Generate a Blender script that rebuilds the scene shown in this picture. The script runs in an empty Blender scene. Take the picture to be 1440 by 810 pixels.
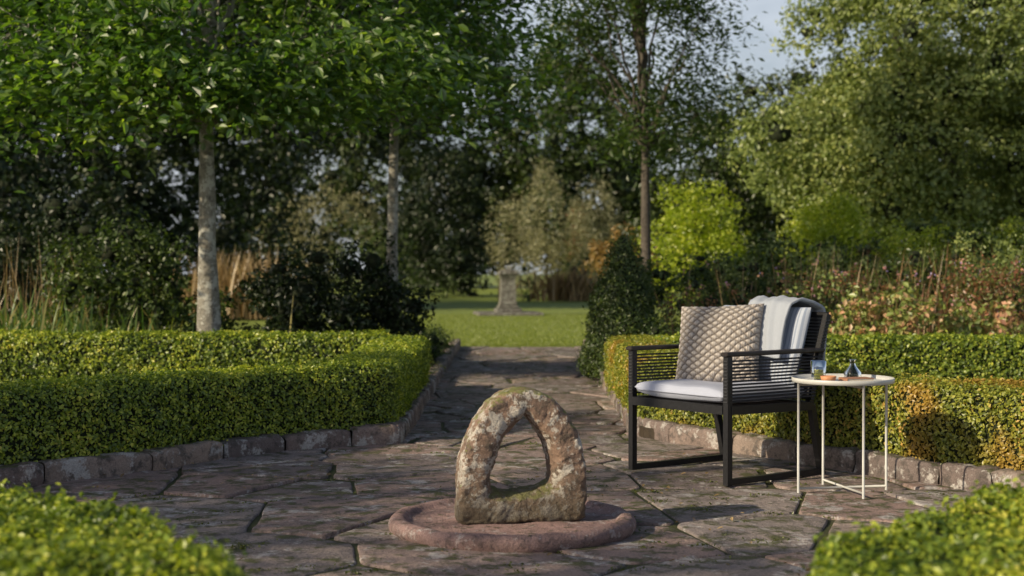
import bpy, math, numpy as np
from mathutils import Vector, Matrix
rng=np.random.default_rng(11)
S=bpy.context.scene
U=lambda a,b,n=None: rng.uniform(a,b,n)
def nrm(a): return a/np.maximum(np.linalg.norm(a,axis=-1,keepdims=True),1e-9)
def vnoise(P,s,seed=0):
    P=np.asarray(P,float)*s+seed*17.31
    I=np.floor(P).astype(np.int64); f=P-I; f=f*f*(3-2*f)
    def h(i,j,k):
        n=(i*374761393+j*668265263+k*2147483647+seed*1013)&0x7fffffff
        n=((n^(n>>13))*1274126177)&0x7fffffff
        return ((n^(n>>16))&0xffff)/65535.0
    r=0
    for a in (0,1):
        for b in (0,1):
            for c in (0,1):
                w=(f[:,0] if a else 1-f[:,0])*(f[:,1] if b else 1-f[:,1])*(f[:,2] if c else 1-f[:,2])
                r=r+w*h(I[:,0]+a,I[:,1]+b,I[:,2]+c)
    return r*2-1
SD=Vector((-.79,-.44,.45)).normalized()
# ---------------------------------------------------------------- mesh builder
class MB:
    def __init__(s): s.V=[];s.F=[];s.R=[];s.n=0
    def add(s,V,F,mat=0,rnd=None,smooth=True):
        V=np.asarray(V,float)
        if not isinstance(F,list) : F=[F]
        for f in F:
            f=np.asarray(f,np.int64)
            if f.ndim==1: f=f[None,:]
            s.F.append((f+s.n,mat,smooth))
        s.V.append(V); s.R.append(np.full(len(V),0.5) if rnd is None else np.broadcast_to(rnd,(len(V),)))
        s.n+=len(V); return s
    def build(s,name,mats,parent=None,loc=None,rotz=None):
        V=np.concatenate(s.V).astype(np.float32)
        li=np.concatenate([f.ravel() for f,_,_ in s.F]).astype(np.int32)
        cnt=np.concatenate([np.full(len(f),f.shape[1]) for f,_,_ in s.F]).astype(np.int32)
        st=np.concatenate([[0],np.cumsum(cnt)[:-1]]).astype(np.int32)
        mi=np.concatenate([np.full(len(f),m) for f,m,_ in s.F]).astype(np.int32)
        sm=np.concatenate([np.full(len(f),q) for f,_,q in s.F]).astype(bool)
        me=bpy.data.meshes.new(name)
        me.vertices.add(len(V)); me.vertices.foreach_set('co',V.ravel())
        me.loops.add(len(li)); me.loops.foreach_set('vertex_index',li)
        me.polygons.add(len(cnt)); me.polygons.foreach_set('loop_start',st)
        try: me.polygons.foreach_set('loop_total',cnt)
        except Exception: pass
        me.polygons.foreach_set('material_index',mi); me.polygons.foreach_set('use_smooth',sm)
        a=me.attributes.new('rnd','FLOAT','POINT'); a.data.foreach_set('value',np.concatenate(s.R).astype(np.float32))
        for m in mats: me.materials.append(m)
        me.update(calc_edges=True); me.validate()
        o=bpy.data.objects.new(name,me); S.collection.objects.link(o)
        if parent: o.parent=parent
        if loc is not None: o.location=loc
        if rotz is not None: o.rotation_euler[2]=rotz
        return o
def empty(name,loc=(0,0,0),rotz=0):
    e=bpy.data.objects.new(name,None); S.collection.objects.link(e); e.location=loc; e.rotation_euler[2]=rotz; e.empty_display_size=.1; return e
def grid_faces(a,b,wrap_a=False,wrap_b=False):
    I,J=np.meshgrid(np.arange(a if wrap_a else a-1),np.arange(b if wrap_b else b-1),indexing='ij')
    I=I.ravel();J=J.ravel();I2=(I+1)%a;J2=(J+1)%b
    return np.stack([I*b+J,I2*b+J,I2*b+J2,I*b+J2],1)
def tube(mb,pts,rad,seg=8,mat=0,square=False,rnd=None,cap=True,noise=0):
    P=np.asarray(pts,float); n=len(P); R=np.broadcast_to(np.asarray(rad,float),(n,))
    T=nrm(np.gradient(P,axis=0)); ref=np.array([0,0,1.]) if abs(T[0][2])<.9 else np.array([0,1.,0])
    if square: seg=4
    A=nrm(np.cross(T,ref)); B=np.cross(T,A)
    th=np.arange(seg)*2*math.pi/seg+(math.pi/4 if square else 0)
    k=math.sqrt(2) if square else 1
    V=P[:,None,:]+k*R[:,None,None]*(A[:,None,:]*np.cos(th)[None,:,None]+B[:,None,:]*np.sin(th)[None,:,None])
    V=V.reshape(-1,3)
    if noise: V=V+noise*np.stack([vnoise(V,9,1),vnoise(V,9,2),vnoise(V,9,3)],1)
    F=[grid_faces(n,seg,False,True)]
    if cap: F+= [np.arange(seg)[::-1],np.arange(seg)+(n-1)*seg]
    mb.add(V,F,mat,rnd,smooth=not square)
def box(mb,c,d,mat=0,rot=0,bev=.004,rnd=None):
    c=np.array(c,float); hx,hy,hz=np.array(d)/2; b=min(bev,hx*.9,hy*.9,hz*.9)
    def ring(ix,z): 
        x=hx-ix;y=hy-ix;e=b*.7
        return [(-x+e,-y,z),(x-e,-y,z),(x,-y+e,z),(x,y-e,z),(x-e,y,z),(-x+e,y,z),(-x,y-e,z),(-x,-y+e,z)]
    V=np.array(ring(b,-hz)+ring(0,-hz+b)+ring(0,hz-b)+ring(b,hz))
    cs,sn=math.cos(rot),math.sin(rot)
    V=V@np.array([[cs,sn,0],[-sn,cs,0],[0,0,1]])+c
    mb.add(V,[grid_faces(4,8,False,True),np.arange(8)[::-1],np.arange(8)+24],mat,rnd,smooth=False)
def lathe(mb,prof,seg=48,c=(0,0,0),mat=0,noise=0,nsc=6,rnd=None):
    p=np.array(prof,float); th=np.arange(seg)*2*math.pi/seg
    V=np.stack([p[:,0][:,None]*np.cos(th),p[:,0][:,None]*np.sin(th),np.repeat(p[:,1][:,None],seg,1)],-1).reshape(-1,3)
    if noise: V=V+noise*np.stack([vnoise(V+5,nsc,1),vnoise(V+5,nsc,2),vnoise(V+5,nsc,3)],1)+noise*.4*np.stack([vnoise(V+5,nsc*4,1),vnoise(V+5,nsc*4,2),vnoise(V+5,nsc*4,3)],1)
    mb.add(V+np.array(c),[grid_faces(len(p),seg,False,True)],mat,rnd)
def smoothpath(pts,step=.06,it=2):
    P=np.array(pts,float)
    for _ in range(it):
        q=[P[0]]
        for i in range(len(P)-1):
            q+= [P[i]*.75+P[i+1]*.25,P[i]*.25+P[i+1]*.75]
        q.append(P[-1]); P=np.array(q)
    return resamp(P,step)
def resamp(P,step):
    P=np.array(P,float); d=np.r_[0,np.cumsum(np.linalg.norm(np.diff(P,axis=0),axis=1))]
    n=max(2,int(round(d[-1]/step))+1); t=np.linspace(0,d[-1],n)
    return np.stack([np.interp(t,d,P[:,k]) for k in range(P.shape[1])],1)
def scatter(V,F,n):
    V=np.asarray(V);T=np.concatenate([F[:,[0,1,2]],F[:,[0,2,3]]])
    a,b,c=V[T[:,0]],V[T[:,1]],V[T[:,2]]
    N=np.cross(b-a,c-a); A=np.linalg.norm(N,axis=1)/2
    i=rng.choice(len(T),n,p=A/A.sum()); u=rng.random((n,1));v=rng.random((n,1)); k=u+v>1; u=np.where(k,1-u,u); v=np.where(k,1-v,v)
    return a[i]+u*(b[i]-a[i])+v*(c[i]-a[i]), nrm(N[i]), A.sum()
def area(V,F): 
    T=np.concatenate([F[:,[0,1,2]],F[:,[0,2,3]]]); return np.linalg.norm(np.cross(V[T[:,1]]-V[T[:,0]],V[T[:,2]]-V[T[:,0]]),axis=1).sum()/2
def leaves(mb,P,N,L,asp=.55,mat=0,six=False,fold=.25,rnd=None,T=None):
    n=len(P); L=np.broadcast_to(L,(n,))[:,None]
    if T is None: T=rng.normal(size=(n,3))
    T=nrm(T-N*np.sum(T*N,1,keepdims=True)); B=np.cross(N,T); w=L*asp/2
    r=rng.random(n) if rnd is None else rnd
    if six:
        V=np.stack([P-T*L*.5,P-T*L*.18+B*w+N*w*fold,P+T*L*.2+B*w*.8+N*w*fold,P+T*L*.5-N*L*.08,P+T*L*.2-B*w*.8+N*w*fold,P-T*L*.18-B*w+N*w*fold],1).reshape(-1,3)
        b=np.arange(n)[:,None]*6
        mb.add(V,[np.concatenate([b+np.array([[0,1,2,3]]),b+np.array([[0,3,4,5]])])],mat,np.repeat(r,6),smooth=False)
    else:
        V=np.stack([P-T*L*.5,P+B*w+N*w*fold,P+T*L*.5,P-B*w+N*w*fold],1).reshape(-1,3)
        mb.add(V,[np.arange(n*4).reshape(n,4)],mat,np.repeat(r,4),smooth=False)
# ---------------------------------------------------------------- materials
def newmat(name):
    m=bpy.data.materials.new(name); m.use_nodes=True; nt=m.node_tree; nt.nodes.clear(); return m,nt
def nd(nt,t,**kw):
    n=nt.nodes.new(t)
    for k,v in kw.items():
        if k in n.inputs.keys(): n.inputs[k].default_value=v
        else: setattr(n,k,v)
    return n
def ramp(nt,fac,stops):
    r=nt.nodes.new('ShaderNodeValToRGB'); e=r.color_ramp.elements
    while len(e)<len(stops): e.new(.5)
    for i,(p,c) in enumerate(stops): e[i].position=p; e[i].color=(c[0],c[1],c[2],1)
    nt.links.new(fac,r.inputs[0]); return r.outputs[0]
def mixc(nt,f,a,b,mode='MIX'):
    m=nt.nodes.new('ShaderNodeMix'); m.data_type='RGBA'; m.blend_type=mode
    for k,v in ((0,f),(6,a),(7,b)):
        if isinstance(v,bpy.types.NodeSocket): nt.links.new(v,m.inputs[k])
        else: m.inputs[k].default_value=v if k==0 else (*v,1)
    return m.outputs[2]
def leafmat(name,stops,trans=.35,rough=.42,clump=None,tint=None,gain=1.,spec=.05):
    m,nt=newmat(name); at=nd(nt,'ShaderNodeAttribute',attribute_name='rnd')
    stops=[(p,tuple(x*gain for x in c)) for p,c in stops]
    col=ramp(nt,at.outputs['Fac'],stops)
    if clump:
        g=nd(nt,'ShaderNodeNewGeometry'); nz=nd(nt,'ShaderNodeTexNoise',Scale=clump[0],Detail=2.0)
        nt.links.new(g.outputs['Position'],nz.inputs['Vector'])
        f=ramp(nt,nz.outputs[0],[(clump[1],(0,0,0)),(clump[1]+.12,(.8,.8,.8))])
        col=mixc(nt,f,col,clump[2])
    p=nd(nt,'ShaderNodeBsdfDiffuse'); nt.links.new(col,p.inputs[0]); t=nd(nt,'ShaderNodeBsdfTranslucent')
    c2=mixc(nt,1.0,col,tint or (1.5,1.6,.6),'MULTIPLY'); nt.links.new(c2,t.inputs[0])
    mx=nd(nt,'ShaderNodeMixShader'); mx.inputs[0].default_value=trans
    nt.links.new(p.outputs[0],mx.inputs[1]); nt.links.new(t.outputs[0],mx.inputs[2])
    gl=nd(nt,'ShaderNodeBsdfGlossy',Roughness=rough); m2=nd(nt,'ShaderNodeMixShader'); m2.inputs[0].default_value=spec
    nt.links.new(mx.outputs[0],m2.inputs[1]); nt.links.new(gl.outputs[0],m2.inputs[2])
    o=nd(nt,'ShaderNodeOutputMaterial'); nt.links.new(m2.outputs[0],o.inputs[0]); return m
def stonemat(name,base,dark,lichen,lam=.55,scale=1.,moss=None,rnd_tint=0.,bump=.6,darkth=.5,mossth=.55,lsoft=.05,low_dark=None):
    m,nt=newmat(name); L=nt.links.new
    g=nd(nt,'ShaderNodeNewGeometry'); at=nd(nt,'ShaderNodeAttribute',attribute_name='rnd')
    cm=nd(nt,'ShaderNodeCombineXYZ'); 
    mu=nd(nt,'ShaderNodeMath',operation='MULTIPLY'); mu.inputs[1].default_value=13.7; L(at.outputs['Fac'],mu.inputs[0]); L(mu.outputs[0],cm.inputs[2])
    va=nd(nt,'ShaderNodeVectorMath',operation='ADD'); L(g.outputs['Position'],va.inputs[0]); L(cm.outputs[0],va.inputs[1]); pos=va.outputs[0]
    def nz(sc,det=6.,rough=.6):
        n=nd(nt,'ShaderNodeTexNoise',Scale=sc*scale,Detail=det,Roughness=rough); L(pos,n.inputs['Vector']); return n.outputs[0]
    n1=nz(2.5,4.); n2=nz(9.,6.,.7); n3=nz(28.,5.,.7); n4=nz(90.,2.)
    c=mixc(nt,ramp(nt,n1,[(.35,(0,0,0)),(.65,(1,1,1))]),base,tuple(x*.68 for x in base))
    if rnd_tint: c=mixc(nt,rnd_tint,c,ramp(nt,at.outputs['Fac'],[(0,(.62,.62,.66)),(.35,(1.05,.91,.86)),(.7,(.82,.88,.92)),(1,(1.3,1.2,1.08))]),'MULTIPLY')
    c=mixc(nt,ramp(nt,n2,[(darkth,(0,0,0)),(darkth+.12,(.85,.85,.85))]),c,dark)
    mad=nd(nt,'ShaderNodeMath',operation='MULTIPLY_ADD'); L(n3,mad.inputs[0]); mad.inputs[1].default_value=.6; L(nz(5.,4.),mad.inputs[2])
    c=mixc(nt,ramp(nt,mad.outputs[0],[(lam+.27,(0,0,0)),(lam+.27+lsoft,(.85,.85,.85))]),c,lichen)
    if moss:
        sx=nd(nt,'ShaderNodeSeparateXYZ'); L(g.outputs['Normal'],sx.inputs[0])
        q=nd(nt,'ShaderNodeMath',operation='MULTIPLY'); L(n2,q.inputs[0]); 
        k=nd(nt,'ShaderNodeMath',operation='MULTIPLY_ADD'); L(sx.outputs[2],k.inputs[0]); k.inputs[1].default_value=.5;k.inputs[2].default_value=.5; L(k.outputs[0],q.inputs[1])
        c=mixc(nt,ramp(nt,q.outputs[0],[(mossth-.06,(0,0,0)),(mossth+.04,(.9,.9,.9))]),c,moss)
    if low_dark:  # darker tone towards the bottom, edge broken up by noise
        sz=nd(nt,'ShaderNodeSeparateXYZ'); L(g.outputs['Position'],sz.inputs[0])
        a1=nd(nt,'ShaderNodeMath',operation='MULTIPLY_ADD'); L(n2,a1.inputs[0]); a1.inputs[1].default_value=.30; L(sz.outputs[2],a1.inputs[2])
        c=mixc(nt,ramp(nt,a1.outputs[0],[(low_dark[0]+.15,(.85,.85,.85)),(low_dark[1]+.15,(0,0,0))]),c,low_dark[2])
    c=mixc(nt,.4,c,ramp(nt,n4,[(.3,(.3,.3,.3)),(.7,(1.55,1.55,1.55))]),'MULTIPLY')
    p=nd(nt,'ShaderNodeBsdfPrincipled',Roughness=.72); p.inputs['Specular IOR Level'].default_value=.4; L(c,p.inputs['Base Color'])
    ad=nd(nt,'ShaderNodeMath',operation='MULTIPLY_ADD'); L(n3,ad.inputs[0]); ad.inputs[1].default_value=.4; L(n2,ad.inputs[2])
    b=nd(nt,'ShaderNodeBump',Strength=bump,Distance=.02); L(ad.outputs[0],b.inputs['Height']); L(b.outputs[0],p.inputs['Normal'])
    o=nd(nt,'ShaderNodeOutputMaterial'); L(p.outputs[0],o.inputs[0]); return m
def plain(name,col,rough=.5,metal=0,var=.15,scale=40,bump=0.,trans=0,ior=1.45,stripe=None):
    m,nt=newmat(name); L=nt.links.new
    tc=nd(nt,'ShaderNodeTexCoord'); n=nd(nt,'ShaderNodeTexNoise',Scale=float(scale),Detail=4.); L(tc.outputs['Object'],n.inputs['Vector'])
    c=mixc(nt,ramp(nt,n.outputs[0],[(.3,(0,0,0)),(.7,(1,1,1))]),tuple(x*(1-var) for x in col),tuple(min(1,x*(1+var)) for x in col))
    if stripe: # woven ticking stripe running across the cloth
        sx=nd(nt,'ShaderNodeSeparateXYZ'); L(tc.outputs['Object'],sx.inputs[0])
        mu=nd(nt,'ShaderNodeMath',operation='MULTIPLY'); L(sx.outputs[0],mu.inputs[0]); mu.inputs[1].default_value=stripe[0]
        sn=nd(nt,'ShaderNodeMath',operation='SINE'); L(mu.outputs[0],sn.inputs[0])
        c=mixc(nt,ramp(nt,sn.outputs[0],[(.3,(0,0,0)),(.6,(.7,.7,.7))]),c,stripe[1])
    p=nd(nt,'ShaderNodeBsdfPrincipled',Roughness=rough,Metallic=float(metal)); L(c,p.inputs['Base Color'])
    p.inputs['Transmission Weight'].default_value=trans; p.inputs['IOR'].default_value=ior
    if bump:
        b=nd(nt,'ShaderNodeBump',Strength=bump,Distance=.004); L(n.outputs[0],b.inputs['Height']); L(b.outputs[0],p.inputs['Normal'])
    o=nd(nt,'ShaderNodeOutputMaterial'); L(p.outputs[0],o.inputs[0]); return m

M_box=leafmat('box_leaf',[(0,(.03,.055,.010)),(.5,(.12,.165,.02)),(.9,(.29,.31,.035)),(1,(.36,.33,.06))],.32,gain=1.8)
M_boxr=leafmat('box_leaf_tinged',[(0,(.05,.07,.012)),(.5,(.14,.16,.022)),(.9,(.27,.26,.035)),(1,(.38,.24,.06))],.3,clump=(2.2,.55,(.46,.28,.06)),gain=1.6)
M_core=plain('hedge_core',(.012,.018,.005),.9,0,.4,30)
M_tree=leafmat('tree_leaf',[(0,(.015,.04,.008)),(.5,(.045,.09,.014)),(.8,(.11,.17,.02)),(1,(.24,.29,.04))],.52,gain=1.9,spec=.08)
M_rowan=leafmat('rowan_leaf',[(0,(.025,.05,.012)),(.7,(.05,.085,.02)),(1,(.12,.15,.03))],.4,gain=1.35)
M_olive=leafmat('oak_leaf',[(0,(.04,.06,.018)),(.6,(.10,.125,.034)),(1,(.19,.20,.06))],.22,gain=2.2)
M_dark=leafmat('dark_leaf',[(0,(.006,.015,.004)),(.7,(.018,.034,.008)),(1,(.05,.075,.014))],.2)
M_mid=leafmat('mid_leaf',[(0,(.02,.04,.01)),(.7,(.055,.085,.016)),(1,(.13,.16,.025))],.3,gain=1.35)
M_far=leafmat('far_leaf',[(0,(.014,.028,.008)),(.7,(.036,.056,.014)),(1,(.08,.105,.02))],.25,gain=1.25)
M_yel=leafmat('yellow_leaf',[(0,(.14,.19,.02)),(.6,(.28,.33,.03)),(1,(.44,.43,.05))],.5,gain=1.35)
M_pale=leafmat('pale_leaf',[(0,(.12,.125,.06)),(.6,(.21,.20,.11)),(1,(.31,.29,.18))],.35,tint=(1.2,1.2,.8),gain=1.6)
M_red=leafmat('russet_leaf',[(0,(.07,.06,.02)),(.35,(.22,.085,.045)),(.6,(.09,.12,.03)),(.85,(.14,.16,.04)),(1,(.36,.18,.10))],.35,tint=(1.3,1.2,.8),gain=1.4)
M_pink=leafmat('blush_leaf',[(0,(.10,.14,.03)),(.5,(.22,.27,.07)),(.8,(.48,.24,.16)),(1,(.56,.42,.22))],.35,tint=(1.3,1.2,.8),gain=1.35)
M_straw=leafmat('straw',[(0,(.16,.11,.05)),(.6,(.28,.2,.10)),(1,(.38,.28,.15))],.3,tint=(1.2,1.1,.8),gain=1.2)
M_orange=leafmat('orange_leaf',[(0,(.16,.15,.03)),(.6,(.34,.20,.06)),(1,(.44,.32,.12))],.35,tint=(1.2,1.1,.7),gain=1.0)
M_bark=stonemat('bark',(.28,.26,.22),(.07,.06,.05),(.50,.49,.44),.54,2.2,bump=1.,darkth=.52)
M_barkd=stonemat('bark_dark',(.12,.10,.08),(.04,.032,.025),(.2,.2,.16),.7,2.,bump=1.)
M_slab=stonemat('flagstone',(.34,.275,.255),(.085,.073,.070),(.50,.47,.46),.585,1.15,moss=(.09,.095,.034),rnd_tint=1.,bump=1.,mossth=.565,darkth=.485,lsoft=.10)
M_edge=stonemat('edging_stone',(.30,.24,.215),(.085,.072,.066),(.50,.47,.45),.565,1.6,moss=(.08,.085,.033),rnd_tint=1,bump=1.,mossth=.55,darkth=.49,lsoft=.10)
M_arch=stonemat('arch_sandstone',(.30,.20,.15),(.095,.075,.06),(.56,.52,.47),.53,2.2,moss=(.18,.185,.05),bump=1.,mossth=.44,darkth=.49,lsoft=.06,low_dark=(.07,.27,(.09,.075,.05)))
M_disc=stonemat('disc_sandstone',(.38,.25,.235),(.14,.10,.095),(.52,.45,.44),.60,2.6,bump=1.,darkth=.51,lsoft=.12,moss=(.10,.09,.04),mossth=.62)
M_ped=stonemat('pedestal_stone',(.17,.16,.14),(.07,.065,.055),(.28,.28,.25),.55,2.,moss=(.10,.11,.04))
M_soil=stonemat('soil',(.05,.035,.022),(.02,.014,.01),(.10,.07,.04),.7,3.,moss=(.03,.05,.012),mossth=.5)
M_joint=stonemat('joint_moss',(.055,.047,.028),(.028,.023,.015),(.08,.085,.03),.55,5.,moss=(.06,.07,.02),mossth=.47)
M_lawn=stonemat('lawn_grass',(.23,.29,.05),(.17,.23,.035),(.30,.35,.07),.6,1.2,bump=.4)
M_gr=leafmat('grass_blade',[(0,(.12,.17,.02)),(1,(.29,.33,.05))],.4)
M_moss=leafmat('moss',[(0,(.05,.065,.015)),(1,(.14,.16,.03))],.3)
M_irisl=leafmat('iris_blade',[(0,(.06,.12,.03)),(.7,(.12,.18,.04)),(1,(.3,.24,.08))],.3,gain=1.2)
M_metal=plain('charcoal_metal',(.022,.022,.025),.42,.3,.2,60)
M_rope=plain('charcoal_rope',(.035,.036,.042),.75,0,.3,400,.6)
M_wood=plain('dark_wood',(.028,.022,.02),.4,0,.35,30,.2)
M_cush=plain('pale_fabric',(.40,.43,.54),.9,0,.06,500,.4)
M_stripe=plain('striped_fabric',(.42,.46,.55),.9,0,.06,500,.4,stripe=(260.,(.20,.25,.36)))
M_throw=plain('throw_fabric',(.34,.37,.43),.95,0,.08,300,.6)
M_knit=leafmat('knit_wool',[(0,(.12,.10,.09)),(.35,(.27,.24,.22)),(.75,(.44,.40,.375)),(1,(.56,.52,.49))],.05,tint=(1,1,1),spec=.01)  # ramp follows stitch relief: crease shade between bobbles put into the yarn colour
M_white=plain('offwhite_metal',(.53,.53,.515),.4,.0,.05,20)
M_glass=plain('clear_glass',(.95,.97,.95),.02,0,0,5,trans=1.)
M_smoke=plain('smoked_glass',(.35,.38,.36),.03,0,0,5,trans=1.)
M_juice=plain('green_drink',(.60,.62,.12),.1,0,0,5,trans=.5,ior=1.33)
M_terra=plain('terracotta',(.55,.25,.12),.6,0,.1,60)
M_paper=plain('book_paper',(.65,.58,.48),.8,0,.1,200)
M_cover=plain('book_cover',(.34,.17,.10),.6,0,.1,60)

# ---------------------------------------------------------------- ground, lawn, beds
def sheet(name,pts,z,mat,thick=0):
    mb=MB(); V=np.array([(x,y,z) for x,y in pts]); n=len(V)
    mb.add(V,[np.arange(n)],0,smooth=False)
    if thick:
        V2=np.concatenate([V,V-[0,0,thick]]); i=np.arange(n); j=(i+1)%n
        mb.add(V2,[np.stack([i+n,j+n,j,i],1)],0,smooth=False)
    return mb.build(name,[mat])
sheet('ground',[(-400,-400),(400,-400),(400,400),(-400,400)],-.10,M_lawn)
sheet('patio_bedding_soil',[(-4.6,-.5),(4.6,-.5),(4.6,10),(1.6,19.55),(-1.6,19.55),(-4.6,10)],-.009,M_joint,.05)
sheet('lawn',[(-30,19.7),(30,19.7),(30,95),(-30,95)],.0,M_lawn,.08)
EL=[(-3.6,5.9),(-3.2,6.2),(-2.65,6.62),(-2.2,7.0),(-1.8,7.5),(-1.45,8.1),(-1.05,8.42),(-.68,8.55),(-.66,8.62),(-.66,9.2),(-.67,12),(-.70,19.5)]
ER=[(3.6,5.5),(2.95,5.95),(2.36,6.48),(1.9,7.2),(1.52,7.8),(1.1,8.5),(.78,8.92),(.75,9.05),(.76,9.6),(.80,12),(.97,19.5)]
def off(pts,d):
    P=np.array(pts);T=nrm(np.gradient(P,axis=0));N=np.stack([-T[:,1],T[:,0]],1); return P+N*d
Lin=off(EL,.06); Rin=off(ER,-.06)
sheet('flower_bed_soil',[(-16,5.9)]+[tuple(p) for p in Lin]+[(-16,19.6)],.06,M_soil,.15)
sheet('flower_bed_soil.001',([(16,5.5)]+[tuple(p) for p in Rin]+[(16,19.6)])[::-1],.06,M_soil,.15)
mb=MB(); n=60000; P=np.stack([U(-3.5,4,n),19.7+np.abs(rng.random(n)**1.6)*14,np.full(n,.012)],1)
N=nrm(np.stack([rng.normal(0,1,n),rng.normal(0,1,n),np.full(n,.3)],1)); T=np.stack([rng.normal(0,.35,n),rng.normal(0,.35,n),np.ones(n)],1)
leaves(mb,P,N,U(.03,.055,n),.16,T=T); mb.build('grass',[M_gr])

# ---------------------------------------------------------------- flagstones
def clip(poly,p,nv):
    out=[]; m=len(poly)
    for i in range(m):
        a=poly[i];b=poly[(i+1)%m]; da=(a-p)@nv; db=(b-p)@nv
        if da<=0: out.append(a)
        if (da<0)!=(db<0) and abs(da-db)>1e-9: out.append(a+(b-a)*da/(da-db))
    return out
def slabs():
    mb=MB(); pts=[]
    sx,sy=.60,.50; r=0; y=1.2
    while y<19.3:
        x=-4.2+(r%2)*.36+U(-.1,.1)
        while x<4.3:
            if rng.random()<.84: pts.append((x+U(-.25,.25),y+U(-.19,.19)))
            x+=sx*U(.55,1.5)
        y+=sy*U(.75,1.25); r+=1
    pts=np.array(pts)
    for i,p in enumerate(pts):
        inpl=math.hypot(p[0],p[1]-5.8)<3.9; inpath=abs(p[0])<1.3 and p[1]>7
        if not(inpl or inpath): continue
        poly=[np.array(q) for q in ((p[0]-1,p[1]-1),(p[0]+1,p[1]-1),(p[0]+1,p[1]+1),(p[0]-1,p[1]+1))]
        d=np.linalg.norm(pts-p,axis=1)
        for j in np.where((d<1.9)&(d>0))[0]:
            nv=(pts[j]-p)/d[j]; g=.005+.007*((i*7+j*7)%5)/4
            poly=clip(poly,p+nv*(d[j]/2-g),nv)
            if len(poly)<3: break
        if len(poly)<3: continue
        poly=[q if q[1]<19.5 else np.array([q[0],19.5]) for q in poly]
        Q=resamp(np.array(poly+[poly[0]]),.035)[:-1]; n=len(Q); c=Q.mean(0)
        Q3=np.c_[Q,np.zeros(n)]; wob=np.clip(vnoise(Q3,5,3),0,1)*.018+np.abs(vnoise(Q3,30,4))*.008
        D=nrm(Q-c); Q=Q-D*wob[:,None]
        Q=(Q*4+np.roll(Q,1,0)+np.roll(Q,-1,0))/6
        tx,ty=rng.normal(0,.007,2); z0=U(-.003,.006)
        def zz(q): return z0+(q[:,0]-c[0])*tx+(q[:,1]-c[1])*ty+.005*vnoise(np.c_[q,np.full(len(q),i*.37)],3.2,6)+.003*vnoise(np.c_[q,np.full(len(q),i*.37)],11,7)
        def ring(k,dz): 
            q=Q-D*k; return np.c_[q,zz(q)+dz]
        rings=[ring(0,-.06),ring(0,-.006),ring(.004,-.0015),ring(.009,0)]
        for f in (.88,.76,.64,.52,.4,.28,.15):
            q=c+(Q-D*.009-c)*f; rings.append(np.c_[q,zz(q)])
        V=np.concatenate(rings+[np.c_[c[None],zz(c[None])]]); k=len(rings)
        a=np.arange(n)+(k-1)*n; b=np.roll(a,-1)
        mb.add(V,[grid_faces(k,n,False,True)[:,::-1],np.stack([a,b,np.full(n,k*n)],1)],0,rng.random())
    mb.build('flagstone_patio',[M_slab])
slabs()
mb=MB(); n=2600; a=U(0,6.28,n); rr=np.sqrt(rng.random(n))*3.
P=np.stack([rr*np.cos(a),5.9+rr*np.sin(a),U(.008,.016,n)],1)
k=vnoise(P,.9,8)>.05; P=P[k][:300]; n=len(P)
leaves(mb,P+[0,0,.004],nrm(np.stack([rng.normal(0,.3,n),rng.normal(0,.3,n),np.ones(n)],1)),U(.012,.035,n),.5,0,True); mb.build('fallen_leaves',[M_straw])
mb=MB(); 
for _ in range(420):
    if rng.random()<.6: a=U(0,6.28); r=U(.52,2.9); c=(r*math.cos(a),5.85+r*math.sin(a))
    else: c=(U(-.66,.75),U(8.5,19))
    n=int(U(12,60)); s=U(.015,.05)
    P=np.stack([c[0]+rng.normal(0,s,n),c[1]+rng.normal(0,s*.6,n),U(-.012,.006,n)],1)
    leaves(mb,P,nrm(rng.normal(size=(n,3))+[0,0,1]),U(.008,.018,n),.6)
mb.build('moss_tufts',[M_moss])

# ---------------------------------------------------------------- edging stones
def edging(name,line,inward):
    mb=MB(); P=resamp(line,.02); s=0
    while s<len(P)-8:
        L=int(U(14,32)); e=min(s+L,len(P)-1); a,b=P[s],P[e]
        d=b-a; ln=np.linalg.norm(d)
        if ln<.08: break
        t=d/ln; nn=np.array([-t[1],t[0]])*inward; c=(a+b)/2+nn*.06; w=.12; h=U(.145,.172)
        nu,nv=16,18; u=np.linspace(-1,1,nu)
        th=np.linspace(0,2*math.pi,nv,endpoint=False); e4=.34
        cx=np.sign(np.cos(th))*np.abs(np.cos(th))**e4; cz=np.sign(np.sin(th))*np.abs(np.sin(th))**e4
        V=[]
        for uu in u:
            k=1-.2*max(0,abs(uu)-.84)/.16
            V.append(np.stack([np.full(nv,uu*(ln/2-.004)),cx*w/2*k,cz*h/2*k],1))
        V=np.concatenate(V)
        tl=rng.normal(0,.02)
        W=np.stack([c[0]+V[:,0]*t[0]+V[:,1]*nn[0],c[1]+V[:,0]*t[1]+V[:,1]*nn[1],V[:,2]+V[:,0]*tl+.110-h/2+U(-.012,.006)],1)
        W=W+.011*np.stack([vnoise(W,14,1),vnoise(W,14,2),vnoise(W,14,3)],1)+.006*np.stack([vnoise(W,40,1),vnoise(W,40,2),vnoise(W,40,3)],1)
        mb.add(W,[grid_faces(nu,nv,False,True),np.arange(nv)[::-1],np.arange(nv)+(nu-1)*nv],0,rng.random())
        s=e
    mb.build(name,[M_edge])
edging('stone_edging',EL,1); edging('stone_edging.001',ER,-1)

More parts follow.
